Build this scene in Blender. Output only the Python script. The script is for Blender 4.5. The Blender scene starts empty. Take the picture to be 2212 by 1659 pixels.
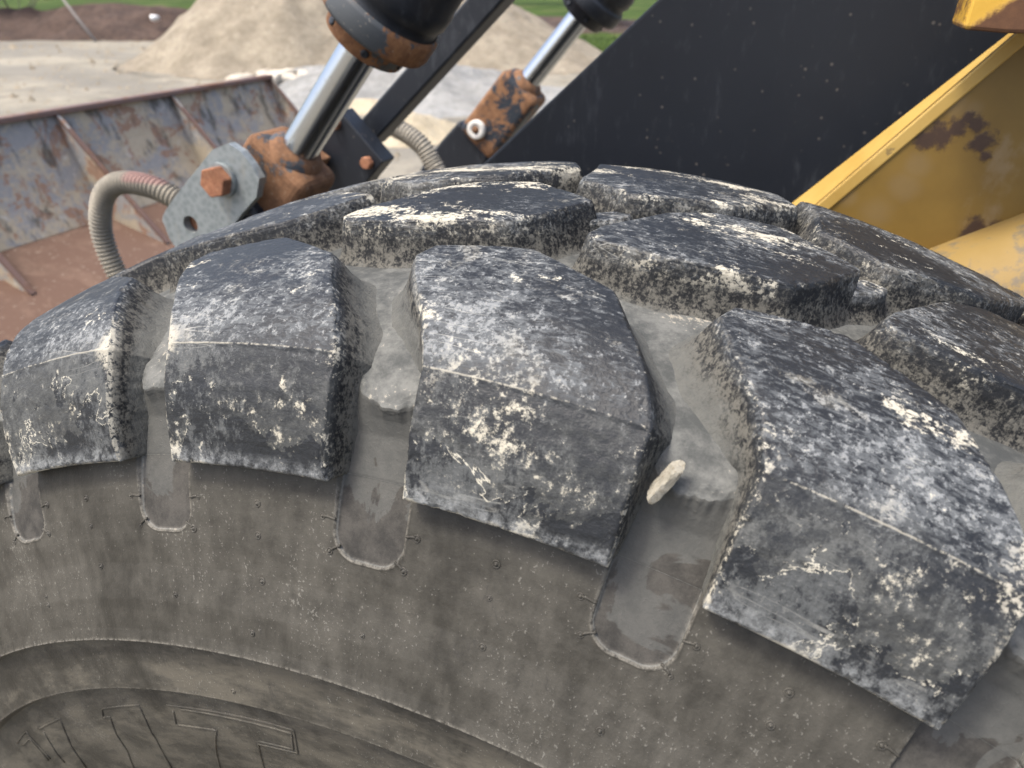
import bpy, math, random
import numpy as np
from mathutils import Matrix, Vector
R = math.radians
scene = bpy.context.scene
COL = scene.collection

# ------------------------------------------------------------------ camera, sky, sun, exposure
S = 0.66                      # metres per tyre unit (unit = radius of the lug foot circle)
AX = 0.70                     # axle height
CAM = (0.2414*S, -0.3838*S, 1.3304*S + AX)
YAW, PITCH, ROLL = 0.3804, 0.4872, 0.0075
cam = bpy.data.cameras.new('camera'); camo = bpy.data.objects.new('camera', cam); COL.objects.link(camo)
fw = Vector((-math.sin(YAW)*math.cos(PITCH), math.cos(YAW)*math.cos(PITCH), -math.sin(PITCH)))
ri = Vector((math.cos(YAW), math.sin(YAW), 0)); up = ri.cross(fw)
r2 = math.cos(ROLL)*ri + math.sin(ROLL)*up; u2 = math.cos(ROLL)*up - math.sin(ROLL)*ri
camo.matrix_world = Matrix(((r2.x, u2.x, -fw.x, CAM[0]), (r2.y, u2.y, -fw.y, CAM[1]), (r2.z, u2.z, -fw.z, CAM[2]), (0, 0, 0, 1)))
cam.sensor_width = 36; cam.lens = 36*1654.3/2212; cam.clip_start = 0.02; cam.clip_end = 2000
cam.dof.use_dof = True; cam.dof.focus_distance = 0.44; cam.dof.aperture_fstop = 10.5
scene.camera = camo

SUN_EL, SUN_AZ = 64, -136      # azimuth measured from +Y towards +X
world = bpy.data.worlds.new('World'); scene.world = world; world.use_nodes = True
wn = world.node_tree; wn.nodes.clear()
sky = wn.nodes.new('ShaderNodeTexSky'); sky.sky_type = 'NISHITA'; sky.sun_disc = False
sky.sun_elevation = R(SUN_EL); sky.sun_rotation = R(SUN_AZ); sky.dust_density = 5.0; sky.air_density = 0.85; sky.ozone_density = 0.8
bg = wn.nodes.new('ShaderNodeBackground'); bg.inputs[1].default_value = 0.15
wo = wn.nodes.new('ShaderNodeOutputWorld')
wn.links.new(sky.outputs[0], bg.inputs[0]); wn.links.new(bg.outputs[0], wo.inputs[0])
sl = bpy.data.lights.new('sun', 'SUN'); sl.energy = 1.4; sl.angle = R(12); sl.color = (1, .97, .90)
so = bpy.data.objects.new('sun', sl); COL.objects.link(so)
sd = Vector((math.sin(R(SUN_AZ))*math.cos(R(SUN_EL)), math.cos(R(SUN_AZ))*math.cos(R(SUN_EL)), math.sin(R(SUN_EL))))
so.rotation_euler = sd.to_track_quat('Z', 'Y').to_euler(); so.location = (-3, -6, 9)
vs = scene.view_settings; vs.view_transform = 'Standard'; vs.look = 'None'; vs.gamma = 1; vs.exposure = 1.38
vs.use_curve_mapping = False

# ------------------------------------------------------------------ helpers: noise, mesh, nodes
def _h(ix, iy, iz, seed):
    n = (ix.astype(np.int64)*374761393 + iy.astype(np.int64)*668265263 + iz.astype(np.int64)*2147483647 + seed*1274126177) & 0xffffffff
    n = ((n ^ (n >> 13))*1274126177) & 0xffffffff
    n = ((n ^ (n >> 16))*2246822519) & 0xffffffff
    return ((n ^ (n >> 15)) & 0xffffff)/float(0xffffff)
def vnoise(P, seed=0):
    P = np.asarray(P, float); i = np.floor(P).astype(np.int64); f = P - i; f = f*f*(3-2*f)
    o = 0
    for dx in (0, 1):
        for dy in (0, 1):
            for dz in (0, 1):
                w = (f[:, 0] if dx else 1-f[:, 0])*(f[:, 1] if dy else 1-f[:, 1])*(f[:, 2] if dz else 1-f[:, 2])
                o = o + w*_h(i[:, 0]+dx, i[:, 1]+dy, i[:, 2]+dz, seed)
    return o*2-1
def fbm(P, oct=4, seed=0, g=.5):
    P = np.asarray(P, float); a = 1; o = 0; t = 0
    for k in range(oct):
        o = o + a*vnoise(P*2**k, seed+k*17); t += a; a *= g
    return o/t
def sst(x, a, b):
    t = np.clip((x-a)/(b-a), 0, 1); return t*t*(3-2*t)

def link(o, parent=None):
    COL.objects.link(o)
    if parent is not None: o.parent = parent
    return o
def mesh_np(name, V, F, mat=None, smooth=True, attrs=None):
    V = np.asarray(V, np.float32); me = bpy.data.meshes.new(name)
    quads = [np.asarray(f, np.int32) for f in (F if isinstance(F, list) else [F])]
    me.vertices.add(len(V)); me.vertices.foreach_set('co', V.ravel())
    nl = sum(f.size for f in quads); npoly = sum(len(f) for f in quads)
    me.loops.add(nl); me.polygons.add(npoly)
    me.loops.foreach_set('vertex_index', np.concatenate([f.ravel() for f in quads]))
    st = []; tot = 0
    for f in quads:
        st.append(tot + np.arange(len(f))*f.shape[1]); tot += f.size
    me.polygons.foreach_set('loop_start', np.concatenate(st).astype(np.int32))
    if smooth: me.polygons.foreach_set('use_smooth', np.ones(npoly, bool))
    me.update(calc_edges=True); me.validate()
    for k, v in (attrs or {}).items():
        at = me.attributes.new(k, 'FLOAT', 'POINT'); at.data.foreach_set('value', np.asarray(v, np.float32))
    if mat: me.materials.append(mat)
    return me
def grid_faces(nr, nc, wrap=False):
    i = np.arange(nr-1)[:, None]; j = np.arange(nc if wrap else nc-1)[None]; j2 = (j+1) % nc
    return np.stack([i*nc+j, i*nc+j2, (i+1)*nc+j2, (i+1)*nc+j], -1).reshape(-1, 4)
class MB:                      # small collector for hard-surface pieces
    def __init__(s): s.v = []; s.f = []; s.sm = []
    def add(s, v, f, sm=False):
        o = len(s.v); s.v += [tuple(x) for x in v]; s.f += [[i+o for i in q] for q in f]; s.sm += [sm]*len(f)
    def box(s, c, d, m=None):
        v = [Vector((sx*d[0]/2, sy*d[1]/2, sz*d[2]/2)) for sx in (-1, 1) for sy in (-1, 1) for sz in (-1, 1)]
        v = [(m @ p if m else p) + Vector(c) for p in v]
        s.add(v, [[0, 1, 3, 2], [4, 6, 7, 5], [0, 4, 5, 1], [2, 3, 7, 6], [0, 2, 6, 4], [1, 5, 7, 3]])
    def prism(s, poly, y0, y1):            # polygon in XZ, extruded along Y
        n = len(poly); v = [(x, y0, z) for x, z in poly] + [(x, y1, z) for x, z in poly]
        s.add(v, [list(range(n))[::-1], list(range(n, 2*n))] + [[i, (i+1) % n, n+(i+1) % n, n+i] for i in range(n)])
    def lathe(s, p0, ax, prof, n=40, cap=True):   # prof: (dist along axis, radius)
        ax = Vector(ax).normalized(); a = ax.orthogonal().normalized(); b = ax.cross(a); p0 = Vector(p0)
        v = []; f = []
        for d, r in prof:
            for k in range(n):
                t = 2*math.pi*k/n; v.append(p0 + ax*d + (a*math.cos(t) + b*math.sin(t))*r)
        for j in range(len(prof)-1):
            for k in range(n): f.append([j*n+k, j*n+(k+1) % n, (j+1)*n+(k+1) % n, (j+1)*n+k])
        s.add(v, f, True)
        if cap:
            s.add(v[:n], [list(range(n))[::-1]]); s.add(v[-n:], [list(range(n))])
    def tube(s, pts, rad, n=12, mod=None):
        pts = [Vector(p) for p in pts]; m = len(pts); v = []; f = []; pn = None
        for i, p in enumerate(pts):
            t = (pts[min(i+1, m-1)] - pts[max(i-1, 0)]).normalized()
            pn = (t.orthogonal() if pn is None else pn - t*pn.dot(t)).normalized(); b = t.cross(pn)
            r = rad*(mod(i) if mod else 1)
            for k in range(n):
                a = 2*math.pi*k/n; v.append(p + (pn*math.cos(a) + b*math.sin(a))*r)
        for i in range(m-1):
            for k in range(n): f.append([i*n+k, i*n+(k+1) % n, (i+1)*n+(k+1) % n, (i+1)*n+k])
        f += [list(range(n))[::-1], list(range((m-1)*n, m*n))]
        s.add(v, f, True)
    def build(s, name, mat, parent=None, bevel=0, seg=2, loc=None):
        me = bpy.data.meshes.new(name); me.from_pydata(s.v, [], s.f); me.polygons.foreach_set('use_smooth', s.sm)
        me.materials.append(mat); o = bpy.data.objects.new(name, me); link(o, parent)
        if bevel:
            b = o.modifiers.new('bevel', 'BEVEL'); b.width = bevel; b.segments = seg; b.limit_method = 'ANGLE'; b.angle_limit = R(50)
        me.update(); return o
def empty(name, loc=(0, 0, 0), parent=None):
    o = bpy.data.objects.new(name, None); o.location = loc; o.empty_display_size = .1; return link(o, parent)
def tag(o, label=None, cat=None, group=None, kind=None):
    for k, v in (('label', label), ('category', cat), ('group', group), ('kind', kind)):
        if v: o[k] = v
    return o

class NT:                      # tiny node builder
    def __init__(s, name):
        s.m = bpy.data.materials.new(name); s.m.use_nodes = True; s.t = s.m.node_tree; s.t.nodes.clear()
        s.o = s.t.nodes.new('ShaderNodeOutputMaterial'); s.b = s.t.nodes.new('ShaderNodeBsdfPrincipled')
        s.t.links.new(s.b.outputs[0], s.o.inputs[0])
    def put(s, sock, v):
        if isinstance(v, bpy.types.NodeSocket): s.t.links.new(v, sock)
        elif v is not None:
            if hasattr(sock.default_value, '__len__') and not hasattr(v, '__len__'): v = (v,)*len(sock.default_value)
            if hasattr(sock.default_value, '__len__') and len(sock.default_value) == 4 and len(v) == 3: v = (*v, 1)
            sock.default_value = v
    def n(s, typ, *ins, **pr):
        nd = s.t.nodes.new(typ)
        for k, v in pr.items(): setattr(nd, k, v)
        for i, v in enumerate(ins):
            if v is not None: s.put(nd.inputs[i], v)
        return nd
    def math(s, op, a, b=None, c=None, cl=False): return s.n('ShaderNodeMath', a, b, c, operation=op, use_clamp=cl).outputs[0]
    def add(s, a, b): return s.math('ADD', a, b)
    def mul(s, a, b): return s.math('MULTIPLY', a, b)
    def sub(s, a, b): return s.math('SUBTRACT', a, b)
    def mr(s, v, a, b, c=0., d=1., smooth=True):
        nd = s.t.nodes.new('ShaderNodeMapRange'); nd.clamp = True
        if smooth: nd.interpolation_type = 'SMOOTHSTEP'
        for i, x in enumerate((v, a, b, c, d)): s.put(nd.inputs[i], x)
        return nd.outputs[0]
    def noise(s, vec, scale, det=4, rough=.55, dist=0., out=0):
        nd = s.t.nodes.new('ShaderNodeTexNoise'); s.put(nd.inputs['Vector'], vec)
        nd.inputs['Scale'].default_value = scale; nd.inputs['Detail'].default_value = det
        nd.inputs['Roughness'].default_value = rough; nd.inputs['Distortion'].default_value = dist
        return nd.outputs[out]
    def voro(s, vec, scale, feat='F1', rnd=1.):
        nd = s.t.nodes.new('ShaderNodeTexVoronoi'); nd.feature = feat; s.put(nd.inputs['Vector'], vec)
        nd.inputs['Scale'].default_value = scale; nd.inputs['Randomness'].default_value = rnd
        return nd.outputs[0]
    def mix(s, f, a, b):
        nd = s.t.nodes.new('ShaderNodeMix'); nd.data_type = 'RGBA'
        s.put(nd.inputs[0], f); s.put(nd.inputs[6], a); s.put(nd.inputs[7], b); return nd.outputs[2]
    def mixf(s, f, a, b):
        nd = s.t.nodes.new('ShaderNodeMix'); s.put(nd.inputs[0], f); s.put(nd.inputs[2], a); s.put(nd.inputs[3], b); return nd.outputs[0]
    def vmul(s, v, k):
        nd = s.t.nodes.new('ShaderNodeVectorMath'); nd.operation = 'MULTIPLY'; s.put(nd.inputs[0], v); nd.inputs[1].default_value = k; return nd.outputs[0]
    def attr(s, nm): return s.n('ShaderNodeAttribute', attribute_name=nm).outputs['Fac']
    def obj(s, ob=None):
        nd = s.t.nodes.new('ShaderNodeTexCoord')
        if ob: nd.object = ob
        return nd.outputs['Object']
    def pos(s): return s.t.nodes.new('ShaderNodeNewGeometry').outputs['Position']
    def bump(s, h, st=.5, dist=.001):
        nd = s.t.nodes.new('ShaderNodeBump'); s.put(nd.inputs['Height'], h); nd.inputs['Strength'].default_value = st; nd.inputs['Distance'].default_value = dist
        s.t.links.new(nd.outputs[0], s.b.inputs['Normal'])
    def fin(s, col=None, rough=None, metal=None, spec=None):
        for k, v in (('Base Color', col), ('Roughness', rough), ('Metallic', metal), ('Specular IOR Level', spec)):
            if v is not None: s.put(s.b.inputs[k], v)
        return s.m

# ------------------------------------------------------------------ the loader root and the tyre frame
loader = empty('wheel_loader', (0, 0, 0))
tag(loader, 'worn wheel loader with big dusty black tyre, black lift arm, yellow frame and rusty bucket', 'loader')
tyre_root = None

# tyre constants (tyre units, angles in pitches)
DE = R(12.5348); TH0 = R(-24.8827); NP_ = 28
def th_of(k):                # angle of pitch k; visible pitches keep the measured step
    if k <= 6: return TH0 + k*DE
    return TH0 + 6*DE + (k-6)*((2*math.pi - 9*DE)/(NP_-9))
PS = np.array([(0, 1.0), (.0085, 1.03), (.021, 1.061), (.0395, 1.0898), (.062, 1.1075), (.09, 1.1200), (.13, 1.129), (.184, 1.1358), (.26, 1.1414), (.34, 1.1434)])
PS = np.concatenate([PS, np.stack([.68-PS[-2::-1, 0], PS[-2::-1, 1]], 1)])
_T = np.concatenate([[0], np.cumsum(np.hypot(*np.diff(PS, axis=0).T))])
TT = np.linspace(-.06, _T[-1]+.06, 3000); dT = TT[1]-TT[0]
def _ext(col):
    y = np.interp(TT, _T, PS[:, col])
    a = (PS[1, col]-PS[0, col])/(_T[1]-_T[0]); b = (PS[-1, col]-PS[-2, col])/(_T[-1]-_T[-2])
    y = np.where(TT < 0, PS[0, col]+a*TT, y); y = np.where(TT > _T[-1], PS[-1, col]+b*(TT-_T[-1]), y)
    w = .008; k = np.exp(-.5*(np.arange(-60, 61)*dT/w)**2); k /= k.sum()
    return np.convolve(np.pad(y, 60, mode='reflect', reflect_type='odd'), k, 'valid')
PSs, PSr = _ext(0), _ext(1)
_ds, _dr = np.gradient(PSs), np.gradient(PSr); _l = np.hypot(_ds, _dr)
PNs, PNr = -_dr/_l, _ds/_l
def surf(th, t, d):            # tread surface point: angle, profile arc length, depth below the surface
    s = np.interp(t, TT, PSs) - d*np.interp(t, TT, PNs); r = np.interp(t, TT, PSr) - d*np.interp(t, TT, PNr)
    return np.stack([r*np.sin(th)*S, s*S, r*np.cos(th)*S], -1)
TMAX = _T[-1]
def depth_floor(t):            # groove depth below the tread surface
    t = np.minimum(t, TMAX-t)
    return np.interp(t, [0, .05, .095, .101, .106, .115, .15, .25], [.030, .038, .0455, .0455, .0375, .038, .040, .042])

# ------------------------------------------------------------------ rubber materials
def tyre_coords(q, ob):
    o = q.obj(ob); sp = q.n('ShaderNodeSeparateXYZ', o)
    x, y, z = sp.outputs
    th = q.math('ARCTAN2', x, z); rad = q.math('SQRT', q.add(q.mul(x, x), q.mul(z, z)))
    cb = q.n('ShaderNodeCombineXYZ', q.mul(th, .73), y, rad)
    return cb.outputs[0], rad, y

tyre_frame = empty('tyre', (0, 0, AX), loader)   # level 2: the tyre, parent of carcass and tread blocks

def lug_material():
    q = NT('tread_rubber'); V, rad, y = tyre_coords(q, tyre_frame)
    t = q.attr('tt'); ed = q.attr('ed'); wall = q.attr('wall')
    Vm = q.n('ShaderNodeMapping', V); Vm.inputs['Rotation'].default_value = (0, 0, R(-14)); Vm.inputs['Scale'].default_value = (.40, 1, 1)
    Vs = Vm.outputs[0]; Vr = q.vmul(V, (1, 1, .3))
    n0 = q.noise(V, 5.5, 2, .5); n1 = q.noise(V, 13, 3, .6); n2 = q.noise(Vs, 380, 3, .72, .8); n3 = q.noise(V, 620, 1, .6)
    n4 = q.noise(V, 110, 6, .80); n5 = q.noise(Vs, 28, 5, .66); nr = q.noise(Vr, 330, 3, .72); n7 = q.noise(V, 360, 3, .72)
    nb = q.noise(V, 21, 6, .62, .8)
    dn0 = q.sub(n0, .5); dn1 = q.sub(n1, .5); d4 = q.sub(n4, .5); d7 = q.sub(n7, .5); db = q.sub(nb, .5)
    side = q.mr(t, .080, .120, 1., 0.)             # 1 on the shoulder face, 0 on the running face
    rub = q.mix(n7, (.0085, .0098, .0115), (.020, .022, .0245))
    # running face: chalky smears broken by dark dabs, densest where the face rolls over to the shoulder
    shl = q.mul(q.mr(t, .06, .12), q.mr(t, .13, .24, .06, -.03))
    f_top = q.mr(q.add(q.add(q.mul(n2, .60), q.mul(n4, .40)), q.add(q.mul(dn1, .50), shl)), .455, .61)
    c = q.mix(q.mul(q.mul(f_top, .85), q.sub(1., side)), rub, q.mix(n2, (.046, .051, .054), (.118, .126, .129)))
    wht = q.mr(q.add(q.add(n4, q.mul(d7, .9)), q.add(q.mul(dn1, .6), q.mul(shl, 1.2))), .57, .72)
    c = q.mix(q.mul(q.mul(wht, .70), q.sub(1., q.mul(side, .7))), c, (.215, .224, .222))
    sp1 = q.mr(q.add(n3, q.add(q.mul(d4, .7), q.mul(dn1, .6))), .72, .80)
    c = q.mix(q.mul(sp1, .4), c, (.36, .35, .31))
    Vk = q.n('ShaderNodeMapping', V); Vk.inputs['Rotation'].default_value = (R(20), R(25), R(38)); Vk.inputs['Scale'].default_value = (.10, 1, 1)
    scr = q.mul(q.mr(q.math('ABSOLUTE', q.sub(q.noise(Vk.outputs[0], 60, 2, .5, .3), .5)), .0, .006, 1., 0.), q.mr(q.add(n1, q.mul(d4, .3)), .52, .60))
    c = q.mix(q.mul(scr, .6), c, (.34, .335, .30))
    pat = q.add(q.add(n5, q.mul(d7, .35)), q.add(q.mul(d4, .5), q.add(q.mul(dn0, .55), q.mr(t, .24, .30, 0., .010))))
    patch = q.mul(q.mul(q.mr(pat, .62, .70), q.sub(1., side)), q.mr(n7, .28, .55, .45, 1.))
    c = q.mix(q.mul(patch, .92), c, q.mix(n7, (.33, .305, .24), (.50, .47, .38)))
    # shoulder face: dust smeared down to a ragged tide line, cleaner rubber below it
    smear = q.mr(q.add(q.add(n4, q.mul(dn1, 1.2)), q.mul(q.sub(nr, .5), .6)), .47, .66)
    c = q.mix(q.mul(q.mul(smear, .75), side), c, q.mix(nr, (.034, .038, .040), (.108, .112, .108)))
    tide = q.add(q.sub(t, .034), q.add(q.mul(db, .30), q.mul(d7, .008)))
    film = q.mul(q.mr(tide, 0., .0022), q.mr(tide, .020, .070, 1., .10))
    film = q.mul(film, q.mr(q.add(n4, q.mul(dn0, .9)), .32, .60, .15, 1.))
    c = q.mix(q.mul(q.mul(film, .48), side), c, q.mix(n4, (.040, .043, .043), (.125, .126, .114)))
    edge = q.mul(q.mul(q.mr(q.math('ABSOLUTE', tide), 0., .0030, 1., 0.), side), q.mr(q.add(q.add(n7, d4), q.mul(dn1, 1.6)), .50, .66))
    c = q.mix(q.mul(edge, .95), c, (.44, .415, .335))
    crumb = q.mul(q.mr(q.add(q.mul(n7, .55), q.add(q.mul(db, 1.1), q.mul(n4, 1.0))), .90, 1.06), q.mr(side, .1, .8, .2, 1.))
    c = q.mix(q.mul(crumb, .85), c, (.43, .40, .315))
    # pale worn band at the foot, mud line along the mould parting line, dirt along the groove edges
    foot = q.mul(q.mr(t, .0, q.add(.004, q.mul(n1, .030)), 1., 0.), q.mr(n4, .38, .66))
    c = q.mix(q.mul(foot, .75), c, (.24, .25, .248))
    ln = q.mul(q.mr(q.math('ABSOLUTE', q.sub(t, q.add(.0985, q.mul(d4, .0022)))), .0002, .0011, 1., 0.), q.mr(q.add(n1, q.mul(d7, .9)), .40, .54))
    c = q.mix(q.mul(ln, .6), c, (.33, .31, .25))
    corner = q.mr(q.math('ABSOLUTE', q.sub(t, .1)), .0, .05, 1., .15)
    eg = q.mul(q.mr(ed, 0., q.add(.0008, q.mul(q.mul(q.mr(nb, .42, .62), corner), .020)), 1., 0.), q.mr(q.add(n7, q.mul(dn1, .8)), .47, .60))
    eg = q.mul(eg, q.mr(t, .12, .19, 1., .2))
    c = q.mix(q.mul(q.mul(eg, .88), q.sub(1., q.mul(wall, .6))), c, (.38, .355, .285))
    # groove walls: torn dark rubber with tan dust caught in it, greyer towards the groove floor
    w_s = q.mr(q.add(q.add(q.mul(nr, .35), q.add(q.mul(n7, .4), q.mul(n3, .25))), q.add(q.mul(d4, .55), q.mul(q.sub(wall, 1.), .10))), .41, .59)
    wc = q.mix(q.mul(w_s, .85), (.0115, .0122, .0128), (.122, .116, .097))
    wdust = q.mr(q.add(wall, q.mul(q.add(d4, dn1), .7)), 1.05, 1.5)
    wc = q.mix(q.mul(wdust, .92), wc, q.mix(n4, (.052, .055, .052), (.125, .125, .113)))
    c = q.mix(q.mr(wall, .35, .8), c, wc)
    ro = q.mixf(f_top, .46, .72); ro = q.mixf(patch, ro, .95); ro = q.mixf(q.mr(wall, .3, .7), ro, .85); ro = q.mixf(q.mul(smear, side), ro, .70)
    h = q.add(q.add(q.mul(n2, .6), q.mul(n3, .30)), q.add(q.mul(n7, .7), q.mul(q.mul(nr, 1.1), wall)))
    q.bump(h, .50, .0011)
    return q.fin(c, ro, spec=.26)

def carcass_material(nm='casing_rubber', flat=False):
    q = NT(nm); V, rad, y = tyre_coords(q, tyre_frame)
    t = q.attr('tt'); sw = q.attr('side'); tg = q.attr('tongue')
    if flat: sw = q.add(q.mul(sw, 0.), 1.); t = q.add(q.mul(t, 0.), -.1)
    Vr = q.vmul(V, (1, 1, .22)); Vd = q.n('ShaderNodeMapping', V); Vd.inputs['Rotation'].default_value = (0, R(38), 0); Vd.inputs['Scale'].default_value = (.25, 1, 1)
    Vd = Vd.outputs[0]
    n1 = q.noise(V, 10, 5, .6); n4 = q.noise(V, 75, 6, .75); n3 = q.noise(V, 620, 1, .6); n7 = q.noise(V, 300, 3, .72)
    nr = q.noise(Vr, 90, 4, .65); nd = q.noise(Vd, 60, 4, .7); dn1 = q.sub(n1, .5)
    # groove floor: even pale dust
    fl = q.mix(q.mr(q.add(n4, q.mul(dn1, .7)), .3, .7), (.056, .059, .0565), (.140, .141, .130))
    fl = q.mix(q.mul(q.mr(q.add(n7, q.mul(q.sub(n1, .5), .9)), .64, .72), .6), fl, (.36, .325, .255))
    # below the lip: darker rubber, dust film with a ragged lower border
    low = q.mix(q.mr(q.add(n4, q.mul(dn1, .6)), .3, .7), (.029, .028, .0255), (.064, .060, .053))
    nb = q.noise(V, 20, 5, .6, .6)
    film = q.mr(q.add(q.mul(q.sub(rad, .982*S), 7.), q.mul(q.sub(nb, .5), 1.3)), -.015, .015)
    low = q.mix(q.mul(film, .85), low, q.mix(n4, (.046, .048, .0465), (.110, .110, .100)))
    c = q.mix(q.mr(tg, .3, .7), low, fl)
    # sidewall
    m = q.add(q.add(q.mul(nr, .35), q.mul(nd, .30)), q.add(q.mul(n4, .40), q.mul(dn1, .7)))
    sc = q.mix(q.mr(m, .30, .78), (.027, .0255, .0215), (.076, .0715, .060))
    inner = q.mr(rad, .8360*S, .8345*S)
    sc = q.mix(q.mul(inner, q.mr(q.add(nd, q.mul(dn1, .6)), .40, .66)), sc, (.092, .084, .067))
    sp = q.mr(q.add(n3, q.add(q.mul(q.sub(n7, .5), .9), q.mul(dn1, .7))), .73, .80)
    sc = q.mix(q.mul(sp, .22), sc, (.33, .32, .28))
    scr = q.mr(q.math('ABSOLUTE', q.sub(q.noise(Vr, 26, 3, .5, .4), .5)), 0., .006, 1., 0.)
    sc = q.mix(q.mul(q.mul(scr, q.mr(n4, .5, .6)), .5), sc, (.035, .033, .03))
    c = q.mix(q.mr(sw, .3, .7), c, sc)
    tc_ = q.mix(q.mr(q.add(n4, q.mul(dn1, .6)), .3, .7), (.029, .028, .0255), (.064, .060, .053))
    c = q.mix(q.mul(q.mr(tg, .6, .95), q.mr(t, -.01, .0, 1., 0.)), c, q.mix(q.mul(film, .65), tc_, q.mix(n4, (.046, .048, .0465), (.110, .110, .100))))
    rim = q.attr('ridge')
    c = q.mix(q.mul(q.mul(rim, q.mr(n7, .35, .6)), .5), c, (.24, .225, .19))
    ro = q.mixf(q.mr(sw, .3, .7), q.add(.72, q.mul(n4, .1)), q.mixf(q.mr(m, .4, .7), .46, .62))
    h = q.add(q.add(q.mul(n3, .25), q.mul(n7, .4)), q.add(q.mul(sp, .3), q.mul(n4, .5)))
    q.bump(h, .42, .0012)
    return q.fin(c, ro, spec=.17)
LUG = lug_material(); CAS = carcass_material(); CAF = carcass_material('sidewall_rubber', True)

# ------------------------------------------------------------------ tread blocks
def chain(pts, t): 
    p = np.array(pts); return np.interp(t, p[:, 1], p[:, 0])
# (u, t) chains, u in pitches
NEAR_L = [(0, 0), (0, .099), (-.065, .139), (-.175, .180), (-.250, .217), (-.215, .240), (0, .2515), (.10, .2545)]
NEAR_R = [(.70, 0), (.70, .099), (.64, .134), (.54, .172), (.44, .214), (.295, .232), (.12, .2545)]
MID_L = [(.48, .2885), (.265, .296), (.232, .308), (.255, .327), (.43, .400), (.60, .437), (.82, .4465)]
MID_R = [(.52, .2885), (.93, .306), (1.03, .336), (1.15, .397), (.97, .426), (.86, .4465)]
FAR_L = [(.25, .442), (.15, .460), (-.015, .480), (-.04, .565), (-.10, .63), (-.12, .70), (-.10, .8199)]
FAR_R = [(.29, .442), (.44, .462), (.62, .475), (.67, .486), (.89, .564), (.78, .63), (.64, .70), (.62, .8199)]
TIE_L = [(1.13, .385), (1.10, .40), (1.16, .425), (1.20, .432)]
TIE_R = [(1.16, .385), (1.25, .405), (1.285, .428), (1.27, .432)]

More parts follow.
